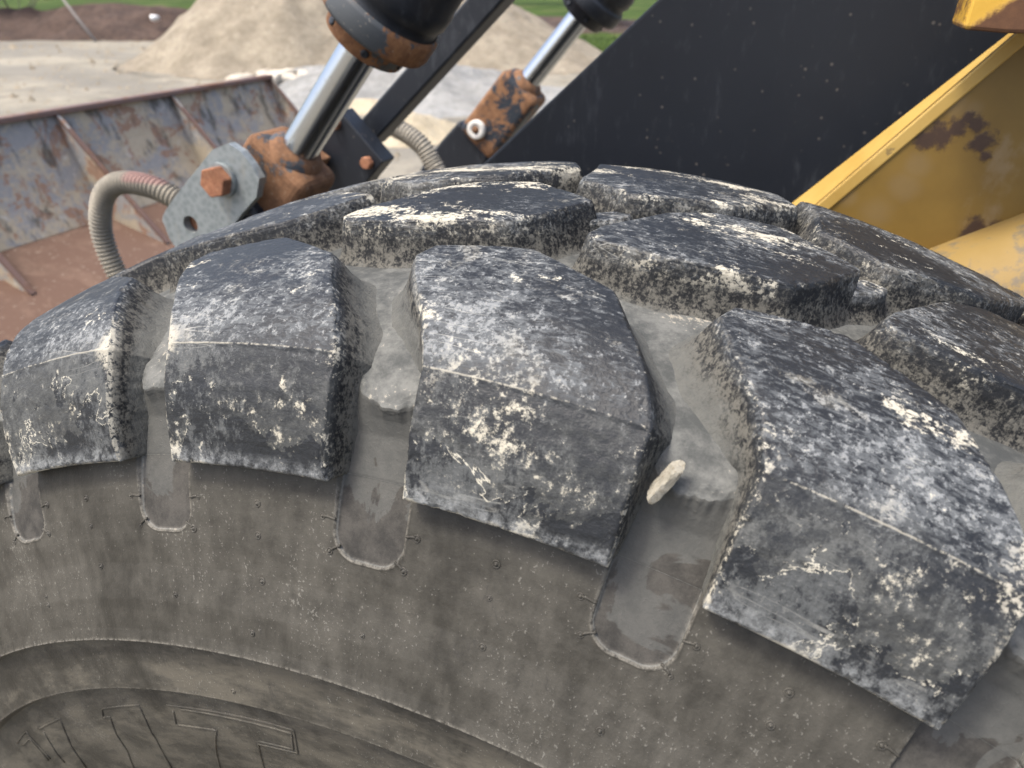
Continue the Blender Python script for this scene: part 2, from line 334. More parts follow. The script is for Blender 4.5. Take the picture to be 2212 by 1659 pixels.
def make_block(name, L, Rr, seed, nr=150, nc=130, drop=0., shoulder=0, rough=1.):
    t0 = min(p[1] for p in L); t1 = max(p[1] for p in L); hx = DE*1.08
    e = .0034
    b = np.linspace(0, 1, nr); k = .5-.5*np.cos(math.pi*b); bb = .55*b + .45*k
    keys = [0, t1-t0] + [abs(p[1]-t0) for p in L+Rr]
    t = t0 + bb*(t1-t0)
    a = np.linspace(0, 1, nc); aa = .45*a + .55*(.5-.5*np.cos(math.pi*a))
    # slightly smoothed chains
    tf = np.linspace(t0, t1, 1200); w = max(2, int(.004/(tf[1]-tf[0]))); kk = np.hanning(2*w+1); kk /= kk.sum()
    def smc(ch):
        y = chain(ch, tf); yp = np.pad(y, w, mode='edge'); y2 = np.convolve(yp, kk, 'valid')
        m = sst(np.minimum(tf-t0, t1-tf), 0, .008); return y*(1-m) + y2*m
    ul = np.interp(t, tf, smc(L)); ur = np.interp(t, tf, smc(Rr))
    rng = np.random.default_rng(seed)
    wob = lambda o: 0.0012*fbm(np.stack([t*60+o, t*0+seed*3.1, t*0], 1), 4, seed)*sst(np.minimum(t-t0, t1-t), 0, .02)
    ul = ul + wob(0)/hx*.8; ur = ur + wob(50)/hx*.8
    U = ul[:, None] + (ur-ul)[:, None]*aa[None]; Tm = np.repeat(t[:, None], nc, 1)
    X = U*hx
    loop = [(0, j) for j in range(nc)] + [(i, nc-1) for i in range(1, nr)] + [(nr-1, j) for j in range(nc-2, -1, -1)] + [(i, 0) for i in range(nr-2, 0, -1)]
    li = np.array([i*nc+j for i, j in loop]); Pl = np.stack([X.ravel()[li], Tm.ravel()[li]], 1)
    # distance of every grid vertex to the outline
    Q = np.stack([X.ravel(), Tm.ravel()], 1); dist = np.full(len(Q), 9.)
    A = Pl; Bv = np.roll(Pl, -1, 0) - A; bl = (Bv**2).sum(1) + 1e-12
    for c0 in range(0, len(Q), 2000):
        qq = Q[c0:c0+2000, None] - A[None]; h = np.clip((qq*Bv[None]).sum(2)/bl, 0, 1)
        dd = np.sqrt(((qq - h[..., None]*Bv[None])**2).sum(2)); dist[c0:c0+2000] = dd.min(1)
    # rounded edge, worn undulation, chipped rim, mould line
    rd = np.clip(dist/e, 0, 1); d = e*(1-np.sqrt(np.clip(1-(1-rd)**2, 0, 1)))*(.75) + drop
    N3 = np.stack([Q[:, 0]*S, Q[:, 1]*S, np.full(len(Q), seed*1.7)], 1)
    d = d + (.0016*fbm(N3*np.array([22, 30, 1]), 3, seed+1) + .0007*fbm(N3*np.array([60, 160, 1]), 3, seed+2))*rough*sst(dist, 0, .01)
    chip = np.clip(fbm(N3*np.array([150, 150, 1]), 4, seed+5)-.18, 0, 1)*sst(dist, .009, .0); d = d + chip*.007*rough
    if shoulder:
        d = d - .0011*np.exp(-((Q[:, 1]-.0985)/.0016)**2)
        d = d + .003*fbm(N3*np.array([14, 14, 1]), 3, seed+9)*sst(Q[:, 1], .10, .05)*sst(Q[:, 1], .0, .02)
    ang = X/(hx)*DE
    top = surf(ang.ravel(), Tm.ravel(), d)
    tt = Tm.ravel().copy(); ed = dist*S; wl = np.zeros(len(Q))
    verts = [top]; faces = [grid_faces(nr, nc)]; TTa = [tt]; EDa = [ed]; WLa = [wl]
    # skirt
    nx = np.roll(Pl, -1, 0) - np.roll(Pl, 1, 0); kz = np.array([.1, .2, .4, .2, .1])
    nrm = np.stack([nx[:, 1], -nx[:, 0]], 1); nrm /= np.linalg.norm(nrm, axis=1)[:, None] + 1e-9
    nrm = sum(np.roll(nrm, s, 0) for s in range(-5, 6)); nrm /= np.linalg.norm(nrm, axis=1)[:, None] + 1e-9
    Dl = np.maximum(depth_floor(Pl[:, 1]), .041) + .004
    tm = np.minimum(Pl[:, 1], TMAX-Pl[:, 1])
    foot = sst(tm, .012, .0)*sst(np.where(Pl[:, 1] < .4, -nrm[:, 1], nrm[:, 1]), .3, .9) if (shoulder or t1 > .8) else 0*tm
    fac = (1-foot)*np.interp(tm, [0, .07, .13, .2], [.2, .5, .95, 1.0])
    Dl = Dl*(1-foot) + .024*foot
    d0 = d[li]; n = len(li); base_idx = li; off = len(Q)
    dr_, fi_ = (.45, .034) if shoulder else (.26, .022)
    M = 24; prev = li
    for j in range(1, M+1):
        f = j/M; dep = d0 + (Dl-d0)*(f if f < .5 else .5 + .5*math.sin((f-.5)*math.pi))
        o = .0006 + dr_*np.minimum(dep-d0, .55*Dl)*fac + (fi_*(1-math.cos(max(0, f-.45)/.55*math.pi/2)))*fac
        wn_ = fbm(np.stack([Pl[:, 0]*S*130, Pl[:, 1]*S*130, dep*S*90 + seed], 1), 4, seed+3)
        ridg = fbm(np.stack([Pl[:, 0]*S*260, Pl[:, 1]*S*260, dep*S*60 + seed*2], 1), 3, seed+4)
        o = o + (.0015*wn_ + .0012*ridg)*(.55 if shoulder else 1.)*rough*math.sin(math.pi*min(1, f*1.25))*np.clip(fac+.25, 0, 1)
        p2 = Pl + nrm*o[:, None]
        verts.append(surf(p2[:, 0]/hx*DE, p2[:, 1], dep)); TTa.append(p2[:, 1]); EDa.append(np.zeros(n))
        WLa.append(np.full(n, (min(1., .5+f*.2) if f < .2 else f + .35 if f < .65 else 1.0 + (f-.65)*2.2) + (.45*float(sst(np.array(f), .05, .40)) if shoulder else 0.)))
        cur = off + np.arange(n); nxt = np.roll(cur, -1); pnx = np.roll(prev, -1)
        faces.append(np.stack([prev, cur, nxt, pnx], 1)); prev = cur; off += n
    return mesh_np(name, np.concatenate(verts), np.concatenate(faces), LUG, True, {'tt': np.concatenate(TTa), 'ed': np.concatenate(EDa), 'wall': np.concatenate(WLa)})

def place(me, k, name):
    o = bpy.data.objects.new(name, me); link(o, tyre_frame); o.rotation_euler = (0, th_of(k), 0); return o
VIS = range(-1, 6)
for kind, L_, R_, sh in (('shoulder_block', NEAR_L, NEAR_R, 1), ('centre_block', MID_L, MID_R, 0), ('far_block', FAR_L, FAR_R, 0), ('tie_bar', TIE_L, TIE_R, 0)):
    shared = None
    for k in range(-3, NP_-3):
        if kind == 'tie_bar':
            if shared is None: shared = make_block(kind, L_, R_, 91, 24, 24, drop=.017)
            me = shared
        elif k in VIS and not (kind != 'shoulder_block' and k in (-1, 5)):
            hi = kind == 'shoulder_block'
            me = make_block(kind, L_, R_, 11+k*7+len(kind)*5, 190 if hi else 120, 160 if hi else 110, shoulder=sh)
        else:
            if shared is None: shared = make_block(kind, L_, R_, 77, 40, 30, shoulder=sh)
            me = shared
        place(me, k, 'tie_bar' if kind == 'tie_bar' else 'tread_block')

# ------------------------------------------------------------------ casing (sidewalls, groove floor, tongues)
def build_carcass():
    uv = np.linspace(-1.4, 5.6, 7*150+1); hid = np.linspace(5.6, -1.4 + 2*math.pi/DE, 360)[1:-1]
    u = np.concatenate([uv, hid]); th = TH0 + u*DE; nc = len(u)
    SWb = [(.075, .50, 6), (.02, .55, 8), (-.010, .62, 14), (-.025, .70, 14), (-.0275, .74, 12), (-.0255, .7680, 10), (-.0385, .7740, 12), (-.0365, .785, 14), (-.0335, .80, 20), (-.0300, .8330, 10), (-.0420, .8375, 18), (-.0370, .848, 22), (-.0285, .875, 34), (-.0150, .905, 30), (-.0085, .926, 1)]
    rows = []                  # each: (s, r, tt, side, kind) arrays over u
    P = []; ATT = []; SD = []; TG = []; RG = []
    def put(s, r, tt, sd, tg=0., rg=0.):
        s = np.broadcast_to(s, (nc,)); r = np.broadcast_to(r, (nc,))
        P.append(np.stack([r*np.sin(th)*S, s*S, r*np.cos(th)*S], 1))
        for lst, v in ((ATT, tt), (SD, sd), (TG, tg), (RG, rg)): lst.append(np.broadcast_to(np.asarray(v, float), (nc,)))
    for i in range(len(SWb)-1):
        s0, r0, m = SWb[i]; s1, r1, _ = SWb[i+1]
        for j in range(m):
            f = j/m; r = r0+(r1-r0)*f; s = s0+(s1-s0)*f
            rg = max(math.exp(-((r-.8375)/.0016)**2), .5*math.exp(-((r-.774)/.0015)**2))
            put(s, r, -.1, 1., 0., rg)
    # tongue zone r .926 -> .992
    uf = u - np.floor(u); x = (uf-.845)*DE*.96; hw = .146*DE*.96; cr = .021
    M = 84
    for j in range(M+1):
        f = j/M; r_s = .926 + (.9935-.926)*f; s_s = np.interp(r_s, [.926, .95, .97, .982, .9935], [-.0085, .0005, .0085, .0140, .0200])
        yy = r_s - .9345                                   # height above the tongue foot
        lean = 0.0
        qx = np.abs(x-lean) - (hw-cr); qy = (cr - yy)
        sdv = np.hypot(np.maximum(qx, 0), np.maximum(qy, 0)) + np.minimum(np.maximum(qx, qy), 0) - cr
        m = sst(-sdv, -.0006, .0012); rg = np.exp(-((sdv-.0004)/.0011)**2)
        dep = np.interp(f, [0, .12, .6, 1], [.001, .0022, .0045, .0070])
        rgf = rg*(1-sst(f, .82, .95))
        s = s_s + dep*m - .0011*rgf; r = r_s - .35*dep*m*f + 0*u
        put(s, r, -.06+.05*f, 1-m, m, rgf*.9)
    FA = np.array([(.0270, .9920), (.0345, 1.006), (.0410, 1.022), (.0415, 1.036), (.0400, 1.0435), (.0390, 1.0465), (.0392, 1.0490), (.0420, 1.0520), (.049, 1.0575), (.065, 1.0665), (.09, 1.0775), (.13, 1.0880), (.184, 1.0950), (.26, 1.1000), (.34, 1.1014)])
    FB = FA.copy(); FB[2:9] = [(.043, 1.022), (.047, 1.038), (.0525, 1.051), (.0560, 1.0565), (.0580, 1.0595), (.0605, 1.0625), (.066, 1.0675)]; FB[9] = (.075, 1.0725)
    wk = np.array([0, .8, 1.6, 2.2, 2.6, 2.9, 3.05, 3.2, 3.6, 4.4, 5.2, 6.2, 7.4, 9, 10.6])
    uf2 = u - np.floor(u); kk = np.clip(np.abs((uf2-.86)/.15), 0, 1)**2.4
    kk = np.clip(kk + .25*fbm(np.stack([u*26., u*0, u*0], 1), 4, 8), 0, 1)
    ww = np.concatenate([np.linspace(0, 2.2, 26), np.linspace(2.25, 3.6, 40), np.linspace(3.65, 10.6, 70)])
    for w in ww:
        sA, rA, sB, rB = (np.interp(w, wk, Z[:, i]) for Z in (FA, FB) for i in (0, 1))
        s_ = sA + (sB-sA)*kk; r_ = rA + (rB-rA)*kk
        wob = .0016*fbm(np.stack([u*9., np.full(nc, w*1.5), np.zeros(nc)], 1), 4, 5)*float(w > 3.2) + .0012*fbm(np.stack([u*40., np.full(nc, w*6), np.zeros(nc)], 1), 3, 6)*float(2.4 < w < 3.5)
        put(s_, r_ + wob, .03 if w < 3 else .12, 0., float(sst(np.array(w), 2.95, 3.10)))
    for w in ww[::-1][1:]:
        sA = np.interp(w, wk, FA[:, 0]); rA = np.interp(w, wk, FA[:, 1])
        wob = .0016*fbm(np.stack([u*9., np.full(nc, 30-w*1.5), np.zeros(nc)], 1), 4, 5)*float(w > 3.2)
        put(.68-sA, rA + wob, .12, 0., 1.)
    for s1, r1 in ((.665, .985), (.68, .95), (.692, .915), (.705, .875), (.714, .838), (.709, .833), (.708, .77), (.70, .70), (.69, .62), (.66, .55), (.605, .50)):
        put(s1, r1, -.1, 1.)
    V = np.concatenate(P); nr = len(P)
    me = mesh_np('casing', V, grid_faces(nr, nc, True)[:, ::-1], CAS, True, {'tt': np.concatenate(ATT), 'side': np.concatenate(SD), 'tongue': np.concatenate(TG), 'ridge': np.concatenate(RG)})
    return link(bpy.data.objects.new('casing', me), tyre_frame)
build_carcass()
def sw_s(r): return np.interp(r, [.55, .62, .70, .74, .7680, .7740, .785, .80, .8330, .8375, .848, .875, .905, .926, .95, .97, .982, .9935], [.02, -.010, -.025, -.0275, -.0255, -.0385, -.0365, -.0335, -.0280, -.0450, -.0375, -.0285, -.0150, -.0085, .0005, .0085, .0140, .0200])
def swp(u, r, h=0.):
    th = TH0 + u*DE; s = float(sw_s(r)) - h; return (r*math.sin(th)*S, s*S, r*math.cos(th)*S)

# moulding vent nubs with their little flash runners
NUB = []
for k in range(-1, 6):
    for du, r in ((.34, .963), (.341, .9385), (.354, .902), (.855, .881)): NUB.append((k+du, r, None))
    for a, b in (((.642, .9625), (.700, .963)), ((.682, .9378), (.728, .9445)), ((1.036, .963), (.990, .963)), ((1.0, .9372), (.960, .943))): NUB.append((k+a[0], a[1], (k+b[0], b[1])))
NUB += [(1.038, .786, None), (1.957, .8272, None), (.155, .8257, None), (-.142, .8732, None), (2.9, .826, None), (.26, .762, None), (1.3, .86, None)]
rng = random.Random(4)
nub_me = None
def nub_mesh():
    m = MB(); m.lathe((0, 0, 0), (0, -1, 0), [(-.0012, .0026), (.0001, .00255), (.0006, .0022), (.0005, .0018), (.0002, .0015), (.0005, .0011), (.0013, .0006), (.0015, .0002)], 16)
    return m
for u_, r_, st in NUB:
    if nub_me is None: o = nub_mesh().build('vent_nub', CAF, tyre_frame); nub_me = o.data
    else: o = link(bpy.data.objects.new('vent_nub', nub_me), tyre_frame)
    o.location = swp(u_, r_); sc_ = rng.uniform(.6, .95); o.scale = (sc_, sc_, sc_)
    o.rotation_euler = (R(-20) if r_ > .84 else 0, TH0+u_*DE, 0)
    if st:
        m = MB(); pts = [swp(u_+(st[0]-u_)*f, r_+(st[1]-r_)*f + .0006*math.sin(f*5), .0001) for f in np.linspace(.1, 1, 7)]
        m.tube(pts, .00075, 6); m.build('flash_runner', CAF, tyre_frame)

# raised outline letters on the sidewall ring
def letter(lines):
    m = MB()
    for ln in lines:
        pts = []
        for (a, b), (c, d) in zip(ln[:-1], ln[1:]):
            for f in np.linspace(0, 1, 8)[:-1]: pts.append(swp(a+(c-a)*f, b+(d-b)*f, .0))
        pts.append(swp(*ln[-1])); m.tube(pts, .0008, 6)
    m.build('raised_letter', CAF, tyre_frame)
letter([[(.289, .7426), (.551, .7419), (1.028, .7419), (1.310, .7412), (1.259, .7069), (.951, .7051), (.812, .658), (.68, .62)], [(.335, .735), (.263, .7144), (.633, .7135), (.458, .6784), (.289, .641), (.22, .62)], [(.417, .7385), (.9, .7365), (1.279, .7355), (1.235, .711), (.96, .7095)]])
letter([[(-.404, .7387), (.032, .7412), (-.101, .6915), (-.337, .6354)], [(-.481, .7266), (-.394, .7266), (-.486, .706), (-.625, .6728), (-.835, .6428)], [(-.404, .7387), (-.481, .7266)]])
letter([[(-1.41, .7378), (-1.004, .7387), (-1.441, .6653)], [(-1.384, .7322), (-1.605, .6858)]])
letter([[(-1.9, .742), (-1.605, .7447), (-1.7, .70)], [(-1.85, .735), (-1.66, .735), (-1.75, .70)]])

# plain wheel disc behind the sidewall (only seen from lower viewpoints)
def paint_yellow():
    q = NT('yellow_paint'); p = q.pos()
    n = q.noise(p, 9, 6, .65); n2 = q.noise(p, 60, 6, .7); n3 = q.noise(p, 3.2, 5, .6, .4)
    c = q.mix(q.mr(n, .3, .7), (.35, .215, .045), (.42, .28, .075))
    c = q.mix(q.mul(q.mr(q.add(n3, q.mul(q.sub(n2, .5), .3)), .56, .70), .35), c, (.42, .36, .26))
    c = q.mix(q.mul(q.mr(q.noise(p, 45, 4, .6), .66, .70), .6), c, (.10, .075, .04))
    q.bump(n2, .15, .001)
    return q.fin(c, q.mixf(n, .38, .6))
YEL = paint_yellow()
m = MB(); m.lathe((0, .06, AX), (0, 1, 0), [(0, .345), (.02, .335), (.05, .325), (.10, .30), (.12, .18), (.10, .12), (.06, .11), (.06, .01)], 64, False)
m.build('wheel_disc', YEL, loader)

# ------------------------------------------------------------------ metal materials
def rusty(name, paint, cover, rust1=(.26, .10, .035), rust2=(.42, .20, .075), sc=1., dark=.0, rough=.5):
    q = NT(name); p = q.pos()
    n1 = q.noise(p, 14*sc, 7, .68, .5); n2 = q.noise(p, 70*sc, 6, .7); n3 = q.noise(p, 5*sc, 4, .6)
    n4 = q.noise(p, 220*sc, 3, .6)
    m_ = q.mr(q.add(q.add(n1, q.mul(q.sub(n2, .5), .35)), q.mul(q.sub(n3, .5), .5)), cover, cover+.05)
    r = q.mix(q.mr(n2, .3, .7), rust1, rust2)
    r = q.mix(q.mul(q.mr(n3, .5, .7), .6), r, (.10, .045, .025))
    c = q.mix(m_, paint, r)
    c = q.mix(q.mul(q.mr(n4, .62, .7), .35), c, (.36, .31, .24))
    q.bump(q.add(q.mul(n2, .7), q.mul(m_, .5)), .35, .0015)
    return q.fin(c, q.mixf(m_, rough, .9), spec=.28)
def black_paint():
    q = NT('black_paint'); p = q.pos()
    n1 = q.noise(p, 6, 5, .6); n2 = q.noise(q.vmul(p, (1, 1, .35)), 90, 4, .6)
    v = q.voro(p, 62); n3 = q.noise(p, 40, 3, .5)
    c = q.mix(n1, (.0065, .0085, .0125), (.013, .016, .0215))
    sp = q.mul(q.mr(v, .05, .17, 1., 0.), q.mr(n3, .47, .60))
    c = q.mix(q.mul(sp, .32), c, (.22, .19, .16))
    c = q.mix(q.mul(q.mr(q.add(n2, q.mul(q.sub(n1, .5), .6)), .52, .78), .14), c, (.13, .14, .15))
    q.bump(n2, .08, .001)
    return q.fin(c, q.mixf(n1, .40, .55), spec=.4)
def chrome():
    q = NT('chrome_rod'); p = q.pos(); n = q.noise(p, 60, 5, .65); n2 = q.noise(p, 300, 3, .6)
    c = q.mix(q.mr(n, .60, .75), (.48, .50, .52), (.28, .23, .17))
    return q.fin(c, q.mixf(n2, .12, .30), 1.)
def galv():
    q = NT('galvanised_steel'); p = q.pos(); v = q.voro(p, 120); n = q.noise(p, 30, 6, .7); n2 = q.noise(q.vmul(p, (1, 1, .4)), 22, 5, .6)
    c = q.mix(q.mr(v, 0., .9), (.20, .228, .23), (.29, .318, .318)); c = q.mix(q.mul(q.mr(n2, .54, .66), .6), c, (.32, .305, .25))
    c = q.mix(q.mul(q.mr(n, .62, .7), .5), c, (.16, .17, .17))
    q.bump(n, .15, .001)
    return q.fin(c, q.mixf(n, .42, .65), .55)
BLK = black_paint(); CHR = chrome(); GAL = galv()
RUST = rusty('rusted_steel', (.05, .055, .06), .34, (.11, .056, .030), (.205, .108, .056))
GLA = rusty('gland_steel', (.060, .066, .070), .47, (.13, .06, .03), (.26, .13, .06))
RUSTP = rusty('chipped_black_steel', (.022, .028, .036), .45, (.13, .065, .033), (.23, .12, .06))
BOLT = rusty('rusty_bolt', (.20, .10, .06), .35, (.22, .09, .05), (.36, .17, .09), 2.)
def bucket_mat():
    q = NT('bucket_plate'); p = q.pos(); z = q.n('ShaderNodeSeparateXYZ', p).outputs[2]
    n1 = q.noise(p, 6, 6, .68, .4); n2 = q.noise(p, 9.5, 6, .7, .6); n3 = q.noise(q.vmul(p, (1, 1, .3)), 16, 5, .65); n4 = q.noise(p, 60, 5, .7); n5 = q.noise(q.vmul(p, (1, 1, .6)), 26, 5, .7)
    d4 = q.sub(n4, .5); c = q.mix(n4, (.205, .198, .190), (.305, .295, .275))
    c = q.mix(q.mul(q.mr(q.add(n1, q.mul(d4, .4)), .43, .57), .88), c, q.mix(n4, (.33, .265, .175), (.44, .375, .265)))
    c = q.mix(q.mul(q.mr(q.add(n2, q.mul(d4, .35)), .51, .59), .88), c, q.mix(n4, (.19, .105, .068), (.29, .17, .11)))
    c = q.mix(q.mul(q.mr(q.add(n5, q.mul(d4, .4)), .60, .68), .6), c, (.44, .42, .37))
    c = q.mix(q.mul(q.mr(q.add(n3, q.mul(q.sub(z, 1.0), .35)), .55, .68), .75), c, (.060, .055, .045))
    q.bump(n4, .3, .0015); return q.fin(c, .8, spec=.25)
BUCK = bucket_mat()
BUCR = rusty('bucket_rust', (.105, .062, .043), .50, (.105, .064, .045), (.14, .088, .062), .35, rough=.85)
BUCE = rusty('bucket_edge', (.125, .078, .062), .5, (.12, .070, .050), (.165, .105, .080), 1.)

# ------------------------------------------------------------------ lift arm (black boom)
m = MB(); m.prism([(-.62, 1.045), (-.295, 1.346), (-.067, 1.556), (.42, 2.01), (.95, 2.01), (.75, 1.75), (.10, 1.13), (-.2, .85)], .78, .84)
m.build('lift_arm', BLK, loader, .004)
m = MB(); m.prism([(-.62, 1.045), (-.295, 1.346), (-.067, 1.556), (.42, 2.01), (.95, 2.01), (.75, 1.75), (.10, 1.13), (-.2, .85)], 1.71, 1.77)
# the far arm is lower so that it stays behind the near one
fa = m.build('lift_arm', BLK, loader, .004); fa.location = (.10, 0, -.12)

# ------------------------------------------------------------------ yellow front frame
def frame_yellow():
    q = NT('frame_yellow'); p = q.pos(); n = q.noise(p, 8, 6, .65); n2 = q.noise(p, 55, 6, .7)
    sep = q.n('ShaderNodeSeparateXYZ', p)
    c = q.mix(q.mr(n, .3, .7), (.135, .080, .014), (.175, .106, .018))
    Vr = q.vmul(p, (1, 1, .5))
    pale = q.mr(q.add(q.noise(Vr, 8, 5, .6, .6), q.mul(q.sub(n2, .5), .25)), .55, .66)
    c = q.mix(q.mul(pale, .30), c, (.26, .21, .15))
    # burnt, flaked spots
    sp = None
    for x, z, r in ((.2447, 1.4446, .011), (.258, 1.4485, .013), (.2672, 1.4559, .010), (.2735, 1.4657, .006), (.284, 1.4589, .008), (.2913, 1.4442, .010), (.2977, 1.4331, .006), (.3087, 1.3634, .012), (.3204, 1.3606, .012)):
        d = q.math('SQRT', q.add(q.math('POWER', q.sub(sep.outputs[0], x), 2.), q.math('POWER', q.sub(sep.outputs[2], z), 2.)))
        f = q.mr(q.add(q.math('DIVIDE', d, r), q.mul(q.sub(n2, .5), 4.2)), .45, 1.35, 1., 0.)
        sp = f if sp is None else q.math('MAXIMUM', sp, f)
    pl_ = None
    for x, z, r in ((.2416, 1.4186, .016), (.2346, 1.3995, .018), (.2638, 1.4764, .012), (.2768, 1.4734, .010), (.1874, 1.3822, .012), (.215, 1.37, .02)):
        d = q.math('SQRT', q.add(q.math('POWER', q.sub(sep.outputs[0], x), 2.), q.math('POWER', q.sub(sep.outputs[2], z), 2.)))
        f = q.mr(q.add(q.math('DIVIDE', d, r), q.mul(q.sub(n, .5), 2.4)), .3, 1.2, 1., 0.); pl_ = f if pl_ is None else q.math('MAXIMUM', pl_, f)
    c = q.mix(q.mul(pl_, .14), c, (.24, .20, .15))
    c = q.mix(sp, c, q.mix(n2, (.02, .012, .008), (.07, .035, .018)))
    q.bump(q.add(n2, sp), .2, .001)
    return q.fin(c, q.mixf(n, .4, .6))
FRY = frame_yellow()
m = MB(); m.prism([(.10, 1.301), (.160, 1.374), (.291, 1.534), (.40, 1.667), (1.1, 1.667), (1.1, .8), (.10, .8)], .600, .612)
m.build('frame_plate', FRY, loader, .001)
m = MB()
a0, a1 = (.10, 1.3007), (.40, 1.6675); b0, b1 = (.072, 1.292), (.399, 1.644); ox, oz = .0095, -.0078
v = [(a0[0], .598, a0[1]), (a1[0], .598, a1[1]), (b1[0], .664, b1[1]), (b0[0], .664, b0[1])]
v += [(x+ox, y, z+oz) for x, y, z in v]
m.add(v, [[0, 1, 2, 3], [7, 6, 5, 4], [0, 4, 5, 1], [1, 5, 6, 2], [2, 6, 7, 3], [3, 7, 4, 0]])
m.build('frame_flange', YEL, loader, .0015)
q = NT('rust_edged_yellow'); p = q.pos(); sep = q.n('ShaderNodeSeparateXYZ', p); n = q.noise(p, 30, 6, .7); nn = q.noise(p, 90, 5, .7)
edge_ = q.mr(q.add(q.sub(sep.outputs[2], q.mul(q.math('MAXIMUM', q.sub(sep.outputs[0], .245), 0.), .75)), q.mul(q.sub(n, .5), .03)), 1.543, 1.551, 1., 0.)
el = q.mr(q.add(q.sub(sep.outputs[0], .240), q.mul(q.sub(nn, .5), .004)), .0012, .003, 1., 0.)
c = q.mix(q.math('MAXIMUM', edge_, q.mul(el, q.mr(nn, .45, .6))), q.mix(n, (.50, .29, .03), (.56, .33, .045)), q.mix(nn, (.05, .022, .012), (.15, .07, .03)))
q.bump(q.add(nn, edge_), .3, .0012); YBX = q.fin(c, q.mixf(edge_, .4, .9))
m = MB(); m.prism([(.243, 1.60), (.240, 1.5445), (.272, 1.5425), (.34, 1.544), (.40, 1.56), (.40, 1.78), (.25, 1.78)], .50, .59)
m.build('frame_bracket', YBX, loader, .003)
q = NT('scuffed_yellow'); p = q.pos(); n = q.noise(p, 26, 7, .7, .5); nn = q.noise(p, 90, 5, .7); n0 = q.noise(p, 7, 4, .6)
c = q.mix(n, (.22, .14, .032), (.29, .20, .075))
mm = q.mr(q.add(n, q.add(q.mul(q.sub(nn, .5), .4), q.mul(q.sub(n0, .5), .6))), .47, .60)
c = q.mix(q.mul(mm, .7), c, (.10, .095, .085)); q.bump(nn, .2, .001); SCY = q.fin(c, .5)
dx, dz = .849, .529
m = MB(); c0 = Vector((.20-.529*-.085+.0, .60, 1.298-.849*.085)); m.lathe((.14+.045, .575, 1.2613-.072), (dx, 0, dz), [(0, .03), (.012, .07), (.03, .085), (.9, .085)], 48)
m.build('frame_tube', SCY, loader)

# ------------------------------------------------------------------ lift cylinders, a symmetric pair
AXD = Vector((.1365, 0, .1610)).normalized()
def cylinder(y, near):
    a = Vector((-.567, y, 1.347))
    m = MB(); m.lathe(a + AXD*.232, AXD, [(0, .060), (.004, .073), (.03, .0745), (.034, .071), (.046, .071), (.05, .075), (.07, .0755), (.075, .0735), (.9, .0735)], 56)
    b = m.build('lift_cylinder', BLK, loader)
    m = MB(); m.lathe(a + AXD*.010, AXD, [(-.02, .0268), (.3, .0268)], 40); m.build('rod', CHR, b)
    m = MB(); m.lathe(a + AXD*.2, AXD, [(0, .030), (.001, .050), (.004, .056), (.03, .0585), (.0305, .0765), (.036, .0785), (.060, .0785), (.063, .077), (.066, .0735)], 56, False)
    m.build('gland', GLA if near else BLK, b)
    for k in range(6):
        t_ = 2*math.pi*k/6 + .4; pp = AXD.orthogonal().normalized(); qq = AXD.cross(pp)
        mm = MB(); mm.lathe(a + AXD*.215 + (pp*math.cos(t_)+qq*math.sin(t_))*.0535, pp*math.cos(t_)+qq*math.sin(t_), [(0, .0055), (.005, .0055), (.0052, .003)], 10); mm.build('gland_hole', BLK, b)
    # rod eye: squared forging with a round collar
    m = MB(); M3 = Matrix(((AXD.x, 0, -AXD.z), (0, 1, 0), (AXD.z, 0, AXD.x)))
    m.box(a + AXD*(-.066 if near else -.10), (.134 if near else .20, .094, .116), M3)
    e = m.build('rod_eye', RUST if near else RUSTP, b, .016, 4)
    m = MB(); m.lathe(a + AXD*-.012, AXD, [(0, .044), (.012, .043), (.022, .036), (.026, .030), (.026, .02)], 40); m.build('weld_collar', RUST, e)
    return b, a
bn, an = cylinder(.70, True); bf, af = cylinder(1.65, False)
bn['label'] = 'near lift cylinder with rusty rod eye'; bf['label'] = 'far lift cylinder with paint left on its rod eye'

def arc_poly(pts, closed=True): return pts
# galvanised link plate with bolt and hole
def plate_with_hole(name, poly, hole, hr, y0, y1, mat, parent):
    n = 48; cx, cz = hole; ring = []; out = []
    for k in range(n):
        a = 2*math.pi*k/n; dx_, dz_ = math.cos(a), math.sin(a); ring.append((cx+hr*dx_, cz+hr*dz_)); best = None
        for (x0, z0), (x1, z1) in zip(poly, poly[1:]+poly[:1]):
            den = dx_*(z1-z0) - dz_*(x1-x0)
            if abs(den) < 1e-9: continue
            t = ((x0-cx)*(z1-z0) - (z0-cz)*(x1-x0))/den; s_ = ((x0-cx)*dz_ - (z0-cz)*dx_)/den
            if t > 0 and -1e-6 <= s_ <= 1+1e-6 and (best is None or t < best): best = t
        out.append((cx+dx_*best, cz+dz_*best))
    v = [(x, y0, z) for x, z in ring] + [(x, y0, z) for x, z in out] + [(x, y1, z) for x, z in ring] + [(x, y1, z) for x, z in out]; f = []
    for k in range(n):
        j = (k+1) % n
        f += [[k, j, n+j, n+k], [3*n+k, 3*n+j, 2*n+j, 2*n+k], [n+k, n+j, 3*n+j, 3*n+k], [2*n+k, 2*n+j, j, k]]
    m = MB(); m.add(v, f); return m.build(name, mat, parent)
def spl(pts, n=14):            # catmull-rom
    P = [np.array(p, float) for p in pts]; P = [2*P[0]-P[1]] + P + [2*P[-1]-P[-2]]; o = []
    for i in range(1, len(P)-2):
        for t in np.linspace(0, 1, n, endpoint=False):
            o.append(.5*((2*P[i]) + (-P[i-1]+P[i+1])*t + (2*P[i-1]-5*P[i]+4*P[i+1]-P[i+2])*t*t + (-P[i-1]+3*P[i]-3*P[i+1]+P[i+2])*t**3))
    o.append(P[-2]); return o
